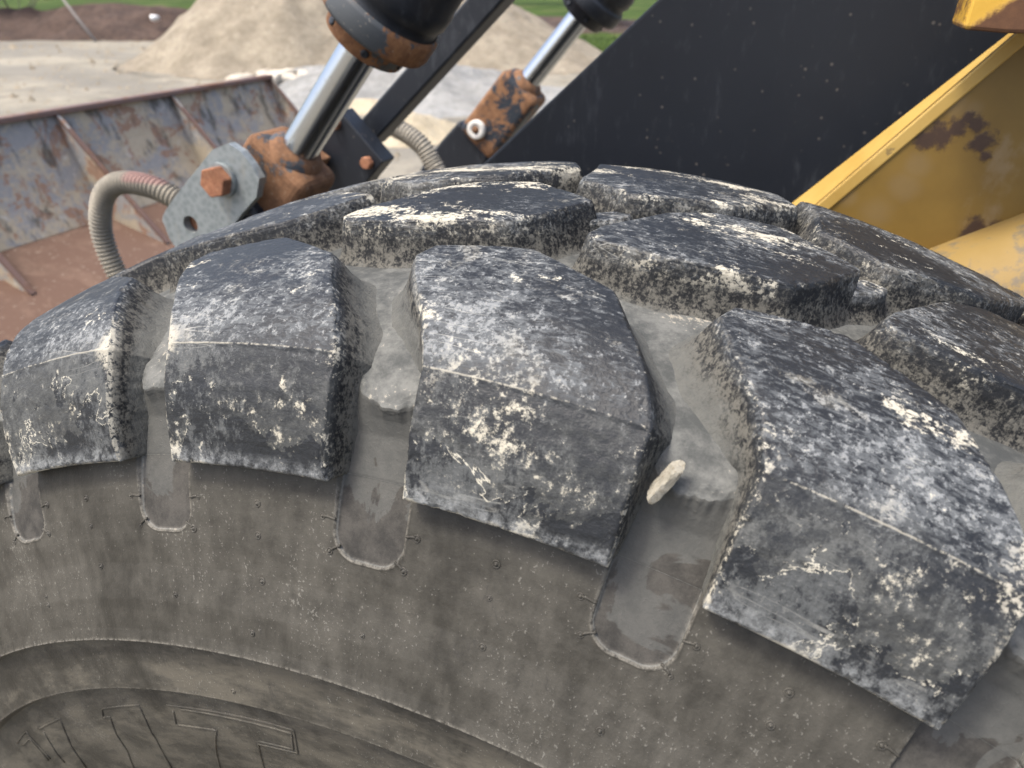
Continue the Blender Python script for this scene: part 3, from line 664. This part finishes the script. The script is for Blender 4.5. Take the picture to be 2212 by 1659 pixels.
pl = [(-.633, 1.374), (-.612, 1.371), (-.598, 1.363), (-.585, 1.348), (-.574, 1.329), (-.569, 1.314), (-.615, 1.272), (-.66, 1.225), (-.70, 1.190), (-.735, 1.196), (-.757, 1.210), (-.765, 1.235), (-.757, 1.264)]
pl = [tuple(p) for p in spl(pl + pl[:1], 5)[:-1]]
lp = plate_with_hole('link_plate', pl, (-.714, 1.246), .0135, .618, .632, GAL, loader)
m = MB(); m.lathe((-.637, .617, 1.3205), (0, 1, 0), [(-.006, .0245), (0, .0250)], 32); m.build('washer', GAL, lp)
m = MB()
hexp = [(-.637+.0225*math.cos(R(60*k+12)), 1.3205+.0225*math.sin(R(60*k+12))) for k in range(6)]
m.prism(hexp, .594, .613); bh = m.build('bolt_head', BOLT, lp, .002)
m = MB(); m.lathe((-.714, .634, 1.246), (0, 1, 0), [(0, .020), (.02, .020)], 24); m.build('pin_end', BOLT, lp)
m = MB(); m.prism([(-.735, 1.20), (-.63, 1.30), (-.60, 1.27), (-.63, 1.16), (-.72, 1.12)], .634, .67); m.build('pin_block', BLK, lp, .006)

# corrugated hose sleeves
def hose_mat(name, c0, c1, band=None):
    q = NT(name); p = q.pos(); n = q.noise(p, 18, 5, .6); n2 = q.noise(p, 140, 4, .6)
    c = q.mix(q.mr(n, .3, .7), c0, c1)
    if band:
        sx = q.n('ShaderNodeSeparateXYZ', p).outputs
        f = q.mul(q.mr(sx[0], band[0], band[0]+.02), q.mr(q.add(sx[2], q.mul(q.sub(n, .5), .01)), band[1], band[1]+.006)); c = q.mix(q.mul(f, .7), c, band[2])
    q.bump(n2, .2, .0008); return q.fin(c, .7)
HOS = hose_mat('hose_sleeve', (.15, .135, .105), (.24, .215, .165), (-.875, 1.288, (.24, .12, .105)))
HOS2 = hose_mat('hose_sleeve_far', (.22, .20, .16), (.32, .29, .23))
def hose(pts, rad, pitch, mat, per=6):
    P = spl(pts, 24); L = [0]
    for a, b in zip(P[:-1], P[1:]): L.append(L[-1] + np.linalg.norm(b-a))
    n = int(L[-1]/pitch*per); d = np.linspace(0, L[-1], n); Q = np.stack([np.interp(d, L, [p[i] for p in P]) for i in range(3)], 1)
    m = MB(); m.tube(Q, rad, 22, lambda i: 1 + .11*math.cos(2*math.pi*i/per)); return m.build('hydraulic_hose', mat, loader)
hose([(-.70, .69, 1.225), (-.745, .672, 1.25), (-.776, .665, 1.266), (-.815, .66, 1.282), (-.865, .66, 1.286), (-.905, .66, 1.277), (-.933, .66, 1.254), (-.951, .66, 1.216), (-.955, .66, 1.179), (-.948, .66, 1.139), (-.93, .66, 1.09), (-.90, .66, 1.0)], .0165, .0072, HOS)
hose([(-.90, 1.4, 1.262), (-.83, 1.4, 1.268), (-.799, 1.4, 1.260), (-.763, 1.4, 1.244), (-.733, 1.4, 1.222), (-.711, 1.4, 1.189), (-.699, 1.4, 1.169), (-.68, 1.4, 1.12), (-.66, 1.4, 1.05)], .021, .0085, HOS2)

# black tilt link with bolted end plate
lk = Vector((-.683, 1.1, 1.308)); ld = (Vector((-.428, 1.1, 1.543)) - lk).normalized()
m = MB(); M3 = Matrix(((ld.x, 0, -ld.z), (0, 1, 0), (ld.z, 0, ld.x))); m.box(lk + ld*.32, (.66, .06, .048), M3)
tl = m.build('tilt_link', BLK, loader, .005)
m = MB(); m.prism([(-.678, 1.364), (-.593, 1.279), (-.628, 1.243), (-.70, 1.15), (-.80, 1.20), (-.743, 1.296)], .985, 1.03)
ep = m.build('end_plate', BLK, tl, .003)
for x, z in ((-.687, 1.341), (-.625, 1.276)):
    m = MB(); m.prism([(x+.012*math.cos(R(60*k)), z+.012*math.sin(R(60*k))) for k in range(6)], .972, .986); m.build('bolt_head', BOLT, ep, .002)
m = MB(); m.prism([(-.80, 1.33), (-.735, 1.30), (-.70, 1.28), (-.72, 1.255), (-.80, 1.26)], .93, .98); m.build('side_lug', RUST, tl, .004)

# far pin bracket with white ringed pin
m = MB(); m.prism([(-.745, 1.25), (-.66, 1.16), (-.70, 1.08), (-.84, 1.04), (-.87, 1.11), (-.80, 1.195)], 1.62, 1.68); br = m.build('pin_bracket', BLK, loader, .008)
q = NT('bleached_nylon'); p = q.pos(); n = q.noise(p, 60, 4, .6); NYL = q.fin(q.mix(n, (.50, .48, .43), (.66, .64, .58)), .6)
m = MB(); m.lathe((-.684, 1.60, 1.236), (0, -1, 0), [(-.02, .024), (0, .024), (.008, .0235), (.010, .021), (.009, .010), (.006, .009)], 32); pr_ = m.build('pin_ring', NYL, br)
m = MB(); m.lathe((-.684, 1.592, 1.236), (0, -1, 0), [(0, .0095), (.004, .008), (.006, .002)], 20); m.build('grease_fitting', RUST, pr_)

# ------------------------------------------------------------------ rusty bucket seen from behind
bw = MB()
wallp = [(-2.030, 1.205), (-1.995, 1.10), (-1.945, .99), (-1.90, .905)]
prof = wallp + [(-1.91, .893), (-1.955, .985), (-2.005, 1.10), (-2.04, 1.205)]
RY = [.54, 1.01, 1.48, 1.95]; Y0, Y1 = -.10, 2.50
bk = None
ys = [Y0] + RY + [Y1]
for i in range(len(ys)-1):
    m = MB(); m.prism(prof, ys[i]+.0065, ys[i+1]-.0065); o = m.build('back_panel' if bk else 'bucket', BUCK, bk if bk else loader)
    if bk is None: bk = o
for y_ in ys:
    m = MB(); m.prism([(-2.035, 1.20), (-2.018, 1.208), (-1.867, 1.040), (-1.684, .848), (-1.66, .80), (-1.92, .86), (-2.02, 1.10)], y_-.005, y_+.005); g_ = m.build('gusset', BUCK, bk)
    m = MB(); m.prism([(-2.022, 1.211), (-1.865, 1.042), (-1.681, .850), (-1.687, .846), (-1.870, 1.037), (-2.026, 1.206)], y_-.0075, y_+.0075); m.build('gusset_rim', BUCE, bk)
m = MB(); m.prism([(-2.052, 1.221), (-2.016, 1.221), (-2.012, 1.205), (-2.05, 1.205)], Y0, Y1+.01); m.build('top_edge', BUCE, bk, .003)
m = MB(); m.prism([(-1.9005, .904), (-1.684, .845), (-1.30, .745), (-1.302, .735), (-1.69, .832), (-1.905, .890)], Y0, Y1); m.build('rear_shelf', BUCR, bk, .002)
m = MB(); m.prism([(-2.06, 1.20), (-2.05, 1.20), (-1.96, .85), (-1.93, .55), (-2.0, .25), (-2.25, .09), (-3.05, .06), (-3.05, .045), (-2.25, .075), (-1.985, .235), (-1.915, .55), (-1.945, .86)][::-1], Y0, Y1); m.build('shell', BUCR, bk)
for y_ in (Y0, Y1+.0):
    m = MB(); m.prism([(-2.05, 1.21), (-1.95, .88), (-1.92, .55), (-1.99, .24), (-2.25, .08), (-3.05, .05), (-2.9, .35), (-2.45, .8)], y_+.012, y_+.03); m.build('side_plate', BUCR, bk)

# ------------------------------------------------------------------ ground, piles, far things
def ground_mat():
    q = NT('gravel_yard'); p = q.pos()
    n1 = q.noise(p, .55, 6, .6); n2 = q.noise(p, 4, 7, .7); n3 = q.noise(p, 25, 5, .7); n4 = q.noise(q.vmul(p, (.35, 1, 1)), .25, 4, .6, .6)
    c = q.mix(q.mr(q.add(n1, q.mul(q.sub(n2, .5), .5)), .32, .68), (.13, .118, .090), (.255, .230, .175))
    c = q.mix(q.mul(q.mr(n3, .52, .70), .7), c, (.36, .33, .26))
    c = q.mix(q.mul(q.mr(q.noise(p, 1.3, 5, .7), .56, .66), .6), c, (.115, .10, .078))
    c = q.mix(q.mul(q.mr(n4, .48, .60), .7), c, (.145, .135, .112))
    q.bump(q.add(n2, n3), .6, .02); return q.fin(c, .95)
def plane_grid(name, x0, x1, y0, y1, z, mat, kind='structure', n=2):
    x = np.linspace(x0, x1, n); y = np.linspace(y0, y1, n); X, Y = np.meshgrid(x, y)
    V = np.stack([X.ravel(), Y.ravel(), np.full(n*n, z)], 1); return tag(link(bpy.data.objects.new(name, mesh_np(name, V, grid_faces(n, n), mat, False))), kind=kind)
plane_grid('ground', -400, 400, -400, 400, 0., ground_mat())
def pile_mat(name, a, b, spk):
    q = NT(name); p = q.pos(); n1 = q.noise(p, 1.6, 6, .68); n2 = q.noise(p, 7, 6, .75); n3 = q.noise(p, 20, 4, .7)
    c = q.mix(q.mr(q.add(n1, q.mul(q.sub(n2, .5), .7)), .3, .7), a, b); c = q.mix(q.mul(q.mr(q.add(n3, q.mul(q.sub(n1, .5), .5)), .60, .72), .6), c, spk)
    q.bump(q.add(q.mul(n2, 1.), n3), .7, .05); return q.fin(c, .95)
SAND = pile_mat('sand', (.165, .138, .098), (.265, .227, .165), (.46, .42, .335)); GRAV = pile_mat('grey_gravel', (.18, .178, .165), (.28, .278, .262), (.44, .43, .40)); LEAF = pile_mat('leaf_litter', (.035, .021, .015), (.080, .050, .036), (.15, .115, .09)); CREAM = pile_mat('pale_clay', (.33, .275, .18), (.42, .36, .255), (.48, .43, .34))
def mound(name, cx, cy, rx, ry, h, mat, seed, rot=0, n=70, peak=1.25, rough=.06, flat=.0):
    r = np.linspace(0, 1.06, n); a = np.linspace(0, 2*math.pi, 110, endpoint=False); Rr, A = np.meshgrid(r, a, indexing='ij')
    z = h*np.clip(1-Rr, -.06, 1)**peak*0 + h*np.where(Rr < 1, (1-Rr), (1-Rr)*.6)
    z = h*(np.sqrt((z/h-.0)**2+.006)-.0) - h*.0775 if True else z
    tip = np.minimum(z, h*.93 - (h*.93-np.minimum(z, h*.93))*.0); z = np.where(z > h*.86, h*.86+(z-h*.86)*.35, z)
    edge = 1+.14*fbm(np.stack([np.cos(A.ravel())*1.8, np.sin(A.ravel())*1.8, np.full(A.size, seed)], 1), 3, seed).reshape(A.shape)
    x = Rr*np.cos(A)*rx*edge; y = Rr*np.sin(A)*ry*edge
    nz = fbm(np.stack([x.ravel()*1.6, y.ravel()*1.6, np.full(A.size, seed*2.)], 1), 5, seed).reshape(A.shape)
    z = z + nz*rough*h*np.clip(Rr*3, 0, 1); z = np.where(Rr > 1.03, -.05, z)
    c, s_ = math.cos(rot), math.sin(rot)
    V = np.stack([(c*x-s_*y).ravel(), (s_*x+c*y).ravel(), z.ravel()], 1)
    o = link(bpy.data.objects.new(name, mesh_np(name, V, grid_faces(n, 110, True), mat, True))); o.location = (cx, cy, 0); return o
tag(mound('sand_pile', -10.5, 14.2, 3.3, 3.3, 2.75, SAND, 3), 'tall tan sand heap behind the rusty bucket, left of the cylinder', 'sand pile')
tag(mound('sand_pile', -7.8, 16.2, 3.7, 3.2, 1.8, SAND, 8), 'lower tan sand heap seen between the two cylinders', 'sand pile')
tag(mound('gravel_pile', -6.0, 10.6, 3.0, 2.2, .62, GRAV, 12, rough=.25), 'low spread of pale grey gravel in front of the lower sand heap', 'gravel pile')
tag(mound('clay_heap', -4.75, 7.6, 1.25, .8, .42, CREAM, 21, rough=.35), 'pale cream clay heap just past the bucket end', 'clay heap')
tag(mound('leaf_berm', -19.6, 18.2, 9.5, 1.9, 1.0, LEAF, 31, rot=R(27.7), rough=.25), 'long brown bank of leaf litter at the far left edge of the yard', 'bank')
tag(mound('leaf_berm', -11.0, 30.0, 6.5, 5.0, .35, LEAF, 37, rot=R(10), rough=.4), 'brown leaf bank on the grass right of the sand heaps', 'bank')
# pale limestone rocks beside the big heap
def rock_mesh(seed, d=(1, .8, .6)):
    n, k = 14, 20; V = []
    for i in range(n+1):
        for j in range(k):
            a = math.pi*i/n; b = 2*math.pi*j/k; V.append((math.sin(a)*math.cos(b), math.sin(a)*math.sin(b), math.cos(a)))
    V = np.array(V); rr = 1+.35*fbm(V*1.1+seed*7.3, 3, seed); rg = np.random.default_rng(seed)
    for q_ in range(9):
        nv = rg.normal(size=3); nv /= np.linalg.norm(nv); dd = rg.uniform(.55, .85); pj = (V*rr[:, None])@nv; rr = np.where(pj > dd, rr*dd/np.maximum(pj, 1e-6), rr)
    return V*rr[:, None]*np.array(d), grid_faces(n+1, k, True)
ROCK = pile_mat('limestone', (.42, .37, .29), (.56, .51, .42), (.64, .6, .52))
rr_ = random.Random(9); shr = [mesh_np('limestone_rock', *rock_mesh(40+i), ROCK, False) for i in range(5)]
for i in range(34):
    x, y = -7.75 + rr_.gauss(0, .5), 10.45 + rr_.gauss(0, .35); o = link(bpy.data.objects.new('limestone_rock', shr[i % 5])); s_ = rr_.uniform(.10, .30)
    o.scale = (s_*1.2, s_, s_*.8); o.location = (x, y, s_*.35 + .12*math.exp(-((x+7.75)**2+(y-10.45)**2)/.5)); o.rotation_euler = (rr_.uniform(-.3, .3), rr_.uniform(-.3, .3), rr_.uniform(0, 6))
    tag(o, 'pale limestone rock in the loose scatter below the tall sand heap', 'rock', 'limestone rocks below the sand heap')
gs = np.random.default_rng(23); k_ = 2600; bx_ = np.array([(1, 0, 0), (-.5, .8, 0), (-.5, -.8, 0), (0, 0, .8)]); gx_ = gs.uniform(-20, -2, k_); gy_ = gs.uniform(4, 19, k_); sz_ = gs.lognormal(-3.6, .55, k_); ga = gs.uniform(0, 6.28, k_)
base_ = bx_[None]*sz_[:, None, None]*gs.uniform(.6, 1.4, (k_, 4, 1)); Vg = np.stack([base_[..., 0]*np.cos(ga)[:, None]-base_[..., 1]*np.sin(ga)[:, None]+gx_[:, None], base_[..., 0]*np.sin(ga)[:, None]+base_[..., 1]*np.cos(ga)[:, None]+gy_[:, None], base_[..., 2]], -1).reshape(-1, 3)
Fg = (np.arange(k_)[:, None, None]*4 + np.array([[0, 1, 3], [1, 2, 3], [2, 0, 3]])[None]).reshape(-1, 3)
tag(link(bpy.data.objects.new('loose_gravel', mesh_np('loose_gravel', Vg, Fg, SAND, False))), 'loose stones scattered over the gravel yard', 'gravel', kind='stuff')
# white scrap on the bank
q = NT('white_plastic'); WHT = q.fin((.8, .79, .75), .5)
V, F = rock_mesh(77); o = link(bpy.data.objects.new('plastic_scrap', mesh_np('plastic_scrap', V*.17, F, WHT, True))); o.location = (-17.75, 17.75, .55); tag(o, 'small white plastic scrap lying on the brown leaf bank', 'litter')
# lawn beyond the yard
def lawn_mat():
    q = NT('lawn'); p = q.pos(); n1 = q.noise(p, .35, 5, .6); n2 = q.noise(p, 5, 6, .7)
    c = q.mix(q.mr(q.add(n1, q.mul(q.sub(n2, .5), .6)), .3, .7), (.026, .044, .008), (.054, .086, .016)); c = q.mix(q.mul(q.mr(n1, .55, .7), .5), c, (.16, .125, .07))
    q.bump(n2, .6, .05); return q.fin(c, .9, spec=.1)
LAWN = lawn_mat()
m = MB(); m.add([(-60, 22, .02), (-30, 21, .02), (-17, 19.6, .02), (-5, 18.6, .02), (30, 18.6, .02), (300, 18, .02), (300, 390, .02), (-390, 390, .02), (-390, 30, .02)], [[0, 1, 2, 3, 4, 5, 6, 7, 8]]); tag(m.build('lawn', LAWN), kind='structure')
# grass tufts along its near edge
rg = np.random.default_rng(5); nb_ = 16000
bx = rg.uniform(-36, 2, nb_); by = np.interp(bx, [-60, -30, -17, -5, 30], [22, 21, 19.6, 18.6, 18.6]) + rg.exponential(3.5, nb_)
hh = rg.uniform(.04, .13, nb_); an_ = rg.uniform(0, 6.28, nb_); w_ = .012; lx = rg.normal(0, .04, nb_); ly = rg.normal(0, .04, nb_)
V = np.stack([np.stack([bx-np.cos(an_)*w_, by-np.sin(an_)*w_, 0*bx+.01], 1), np.stack([bx+np.cos(an_)*w_, by+np.sin(an_)*w_, 0*bx+.01], 1), np.stack([bx+lx, by+ly, hh], 1)], 1).reshape(-1, 3)
tag(link(bpy.data.objects.new('grass', mesh_np('grass', V, np.arange(nb_*3).reshape(-1, 3), LAWN, False))), 'short green grass along the edge of the yard', 'grass', kind='stuff')

# trees and shrubs
def leafm(name, a, b):
    q = NT(name); nd = q.t.nodes.new('ShaderNodeObjectInfo'); p = q.pos(); n = q.noise(p, 2.2, 3, .6); c = q.mix(q.mr(n, .3, .7), a, b); return q.fin(c, .7)
LF1 = leafm('bush_leaf', (.035, .065, .012), (.10, .16, .03)); LF2 = leafm('tree_leaf', (.04, .06, .016), (.09, .125, .035))
q = NT('bark'); p = q.pos(); n = q.noise(q.vmul(p, (1, 1, .2)), 14, 6, .7); q.bump(n, .6, .02); BARK = q.fin(q.mix(n, (.11, .10, .09), (.25, .235, .215)), .9)
def tree(x, y, h, cr_, label, name, mat, seed, trunk_r=.16, bush=False, nl=5200):
    t = empty(name, (x, y, 0)); rgn = np.random.default_rng(seed); rr = random.Random(seed); m = MB()
    tips = []
    if not bush:
        m.tube([(0, 0, -.1), (.05*h*.1, .02*h, h*.3), (.02*h, .04*h, h*.62), (0, .03*h, h*.9)], trunk_r, 12, lambda i: (1.25, .9, .6, .15)[i])
    for k in range(16 if not bush else 12):
        z0 = h*(rr.uniform(.35, .75) if not bush else .03); a = rr.uniform(0, 6.28); L = cr_*rr.uniform(.5, 1.); z1 = (z0 + h*rr.uniform(.08, .3)) if not bush else h*rr.uniform(.4, .95)
        e_ = (math.cos(a)*L, math.sin(a)*L, z1); m.tube([(0, .03*h if not bush else 0, z0), (e_[0]*.5, e_[1]*.5, z0*.45+z1*.55), e_], trunk_r*.32, 6, lambda i: (1, .6, .2)[i]); tips.append(e_)
    m.build('trunk', BARK, t)
    c = []
    for e_ in tips + [(0, 0, h*.95)]:
        k = nl//len(tips); d_ = rgn.normal(size=(k, 3)); d_ /= np.linalg.norm(d_, axis=1)[:, None]; c.append(np.array(e_) + d_*(rgn.uniform(0, 1, (k, 1))**.5)*cr_*(.42 if not bush else .38)*np.array([1, 1, .75]))
    c = np.concatenate(c); c = c[c[:, 2] > .05]; k = len(c); a = rgn.normal(size=(k, 3)); a /= np.linalg.norm(a, axis=1)[:, None]; b = np.cross(a, rgn.normal(size=(k, 3))); b /= np.linalg.norm(b, axis=1)[:, None]
    sz = rgn.uniform(.05, .11, (k, 1))*(1 if bush else 1.5); V = np.stack([c-a*sz, c-b*sz*.5, c+a*sz, c+b*sz*.5], 1).reshape(-1, 3)
    o = bpy.data.objects.new('crown', mesh_np('crown', V, np.arange(k*4).reshape(-1, 4), mat, False)); link(o, t); tag(o, kind='stuff')
    return tag(t, label, 'shrub' if bush else 'tree')
tree(-22.9, 17.6, 2.6, 1.7, 'green leafy shrub at the far left corner above the leaf bank', 'leafy_shrub', LF1, 3, .05, True, 6500)
tree(-8.55, 29.5, 8.5, 3.2, 'grey trunked tree standing on the grass behind the far cylinder', 'shade_tree', LF2, 5, .30)
tree(-38, 44, 9, 3.6, 'tree far behind the left leaf bank, left of the tall sand heap', 'shade_tree', LF2, 6, .22)
tree(-22, 52, 10, 4, 'tree far behind the tall sand heap', 'shade_tree', LF2, 7, .24)
tree(6, 48, 10, 4, 'tree far behind the black lift arm', 'shade_tree', LF2, 8, .24)
# leaning dead stem on the bank
m = MB(); m.tube([(-18.6, 16.4, .0), (-19.3, 16.55, .6), (-20.3, 16.8, 1.5)], .035, 8); tag(m.build('dead_stem', BARK), 'bare grey stem leaning over the brown leaf bank', 'stick')

# ------------------------------------------------------------------ the chip of stone wedged in the groove
q = NT('stone_chip'); p = q.obj(); n = q.noise(p, 60, 6, .7); n2 = q.noise(p, 260, 4, .7); c = q.mix(q.mr(n, .3, .7), (.19, .175, .135), (.30, .28, .225)); c = q.mix(q.mul(q.mr(n2, .5, .65), .6), c, (.14, .115, .075)); q.bump(q.add(n, q.mul(n2, .5)), .8, .0012); CHIP = q.fin(c, .95)
gx = np.linspace(-1, 1, 15); V = []; F = []          # slab-like chip: subdivided box, broken ends
def _face(o, ua, va):
    b0 = len(V); o, ua, va = (np.array(z, float) for z in (o, ua, va))
    for i in gx:
        for j in gx: V.append(o + ua*i + va*j)
    for i in range(14):
        for j in range(14): F.append([b0+i*15+j, b0+i*15+j+1, b0+(i+1)*15+j+1, b0+(i+1)*15+j])
for k in range(3):
    for sg in (-1, 1):
        e3 = np.eye(3); _face(e3[k]*sg, e3[(k+1) % 3]*sg, e3[(k+2) % 3])
V = np.array(V); F = np.array(F)
taper = 1 - .22*V[:, 2] + .10*np.sin(V[:, 2]*4)
V = V*np.array([.0072, .0046, .0152]); V[:, 0] *= taper; V[:, 2] += .0045*V[:, 0]/.0072 - .003*V[:, 1]/.0046
V = V/ (1 + .10*((V[:, :1]/.0072)**2*(V[:, 1:2]/.0046)**2))
for i in range(3): V[:, i] += .0030*fbm(V*150+i*9.1, 5, i+3, .62)
V[:, 1] = np.clip(V[:, 1], -.0036, .0042); V[:, 0] = np.clip(V[:, 0], -.0066, .0058)
st = link(bpy.data.objects.new('stone_chip', mesh_np('stone_chip', V, F, CHIP, False)))
tag(st, 'pale oblong stone chip wedged in the groove between two near tread blocks', 'stone')
st.scale = (.54, .54, .54); st.location = (.1200, .0235, 1.3875); st.rotation_euler = Vector((.52, .28, .80)).to_track_quat('Z', 'Y').to_euler()
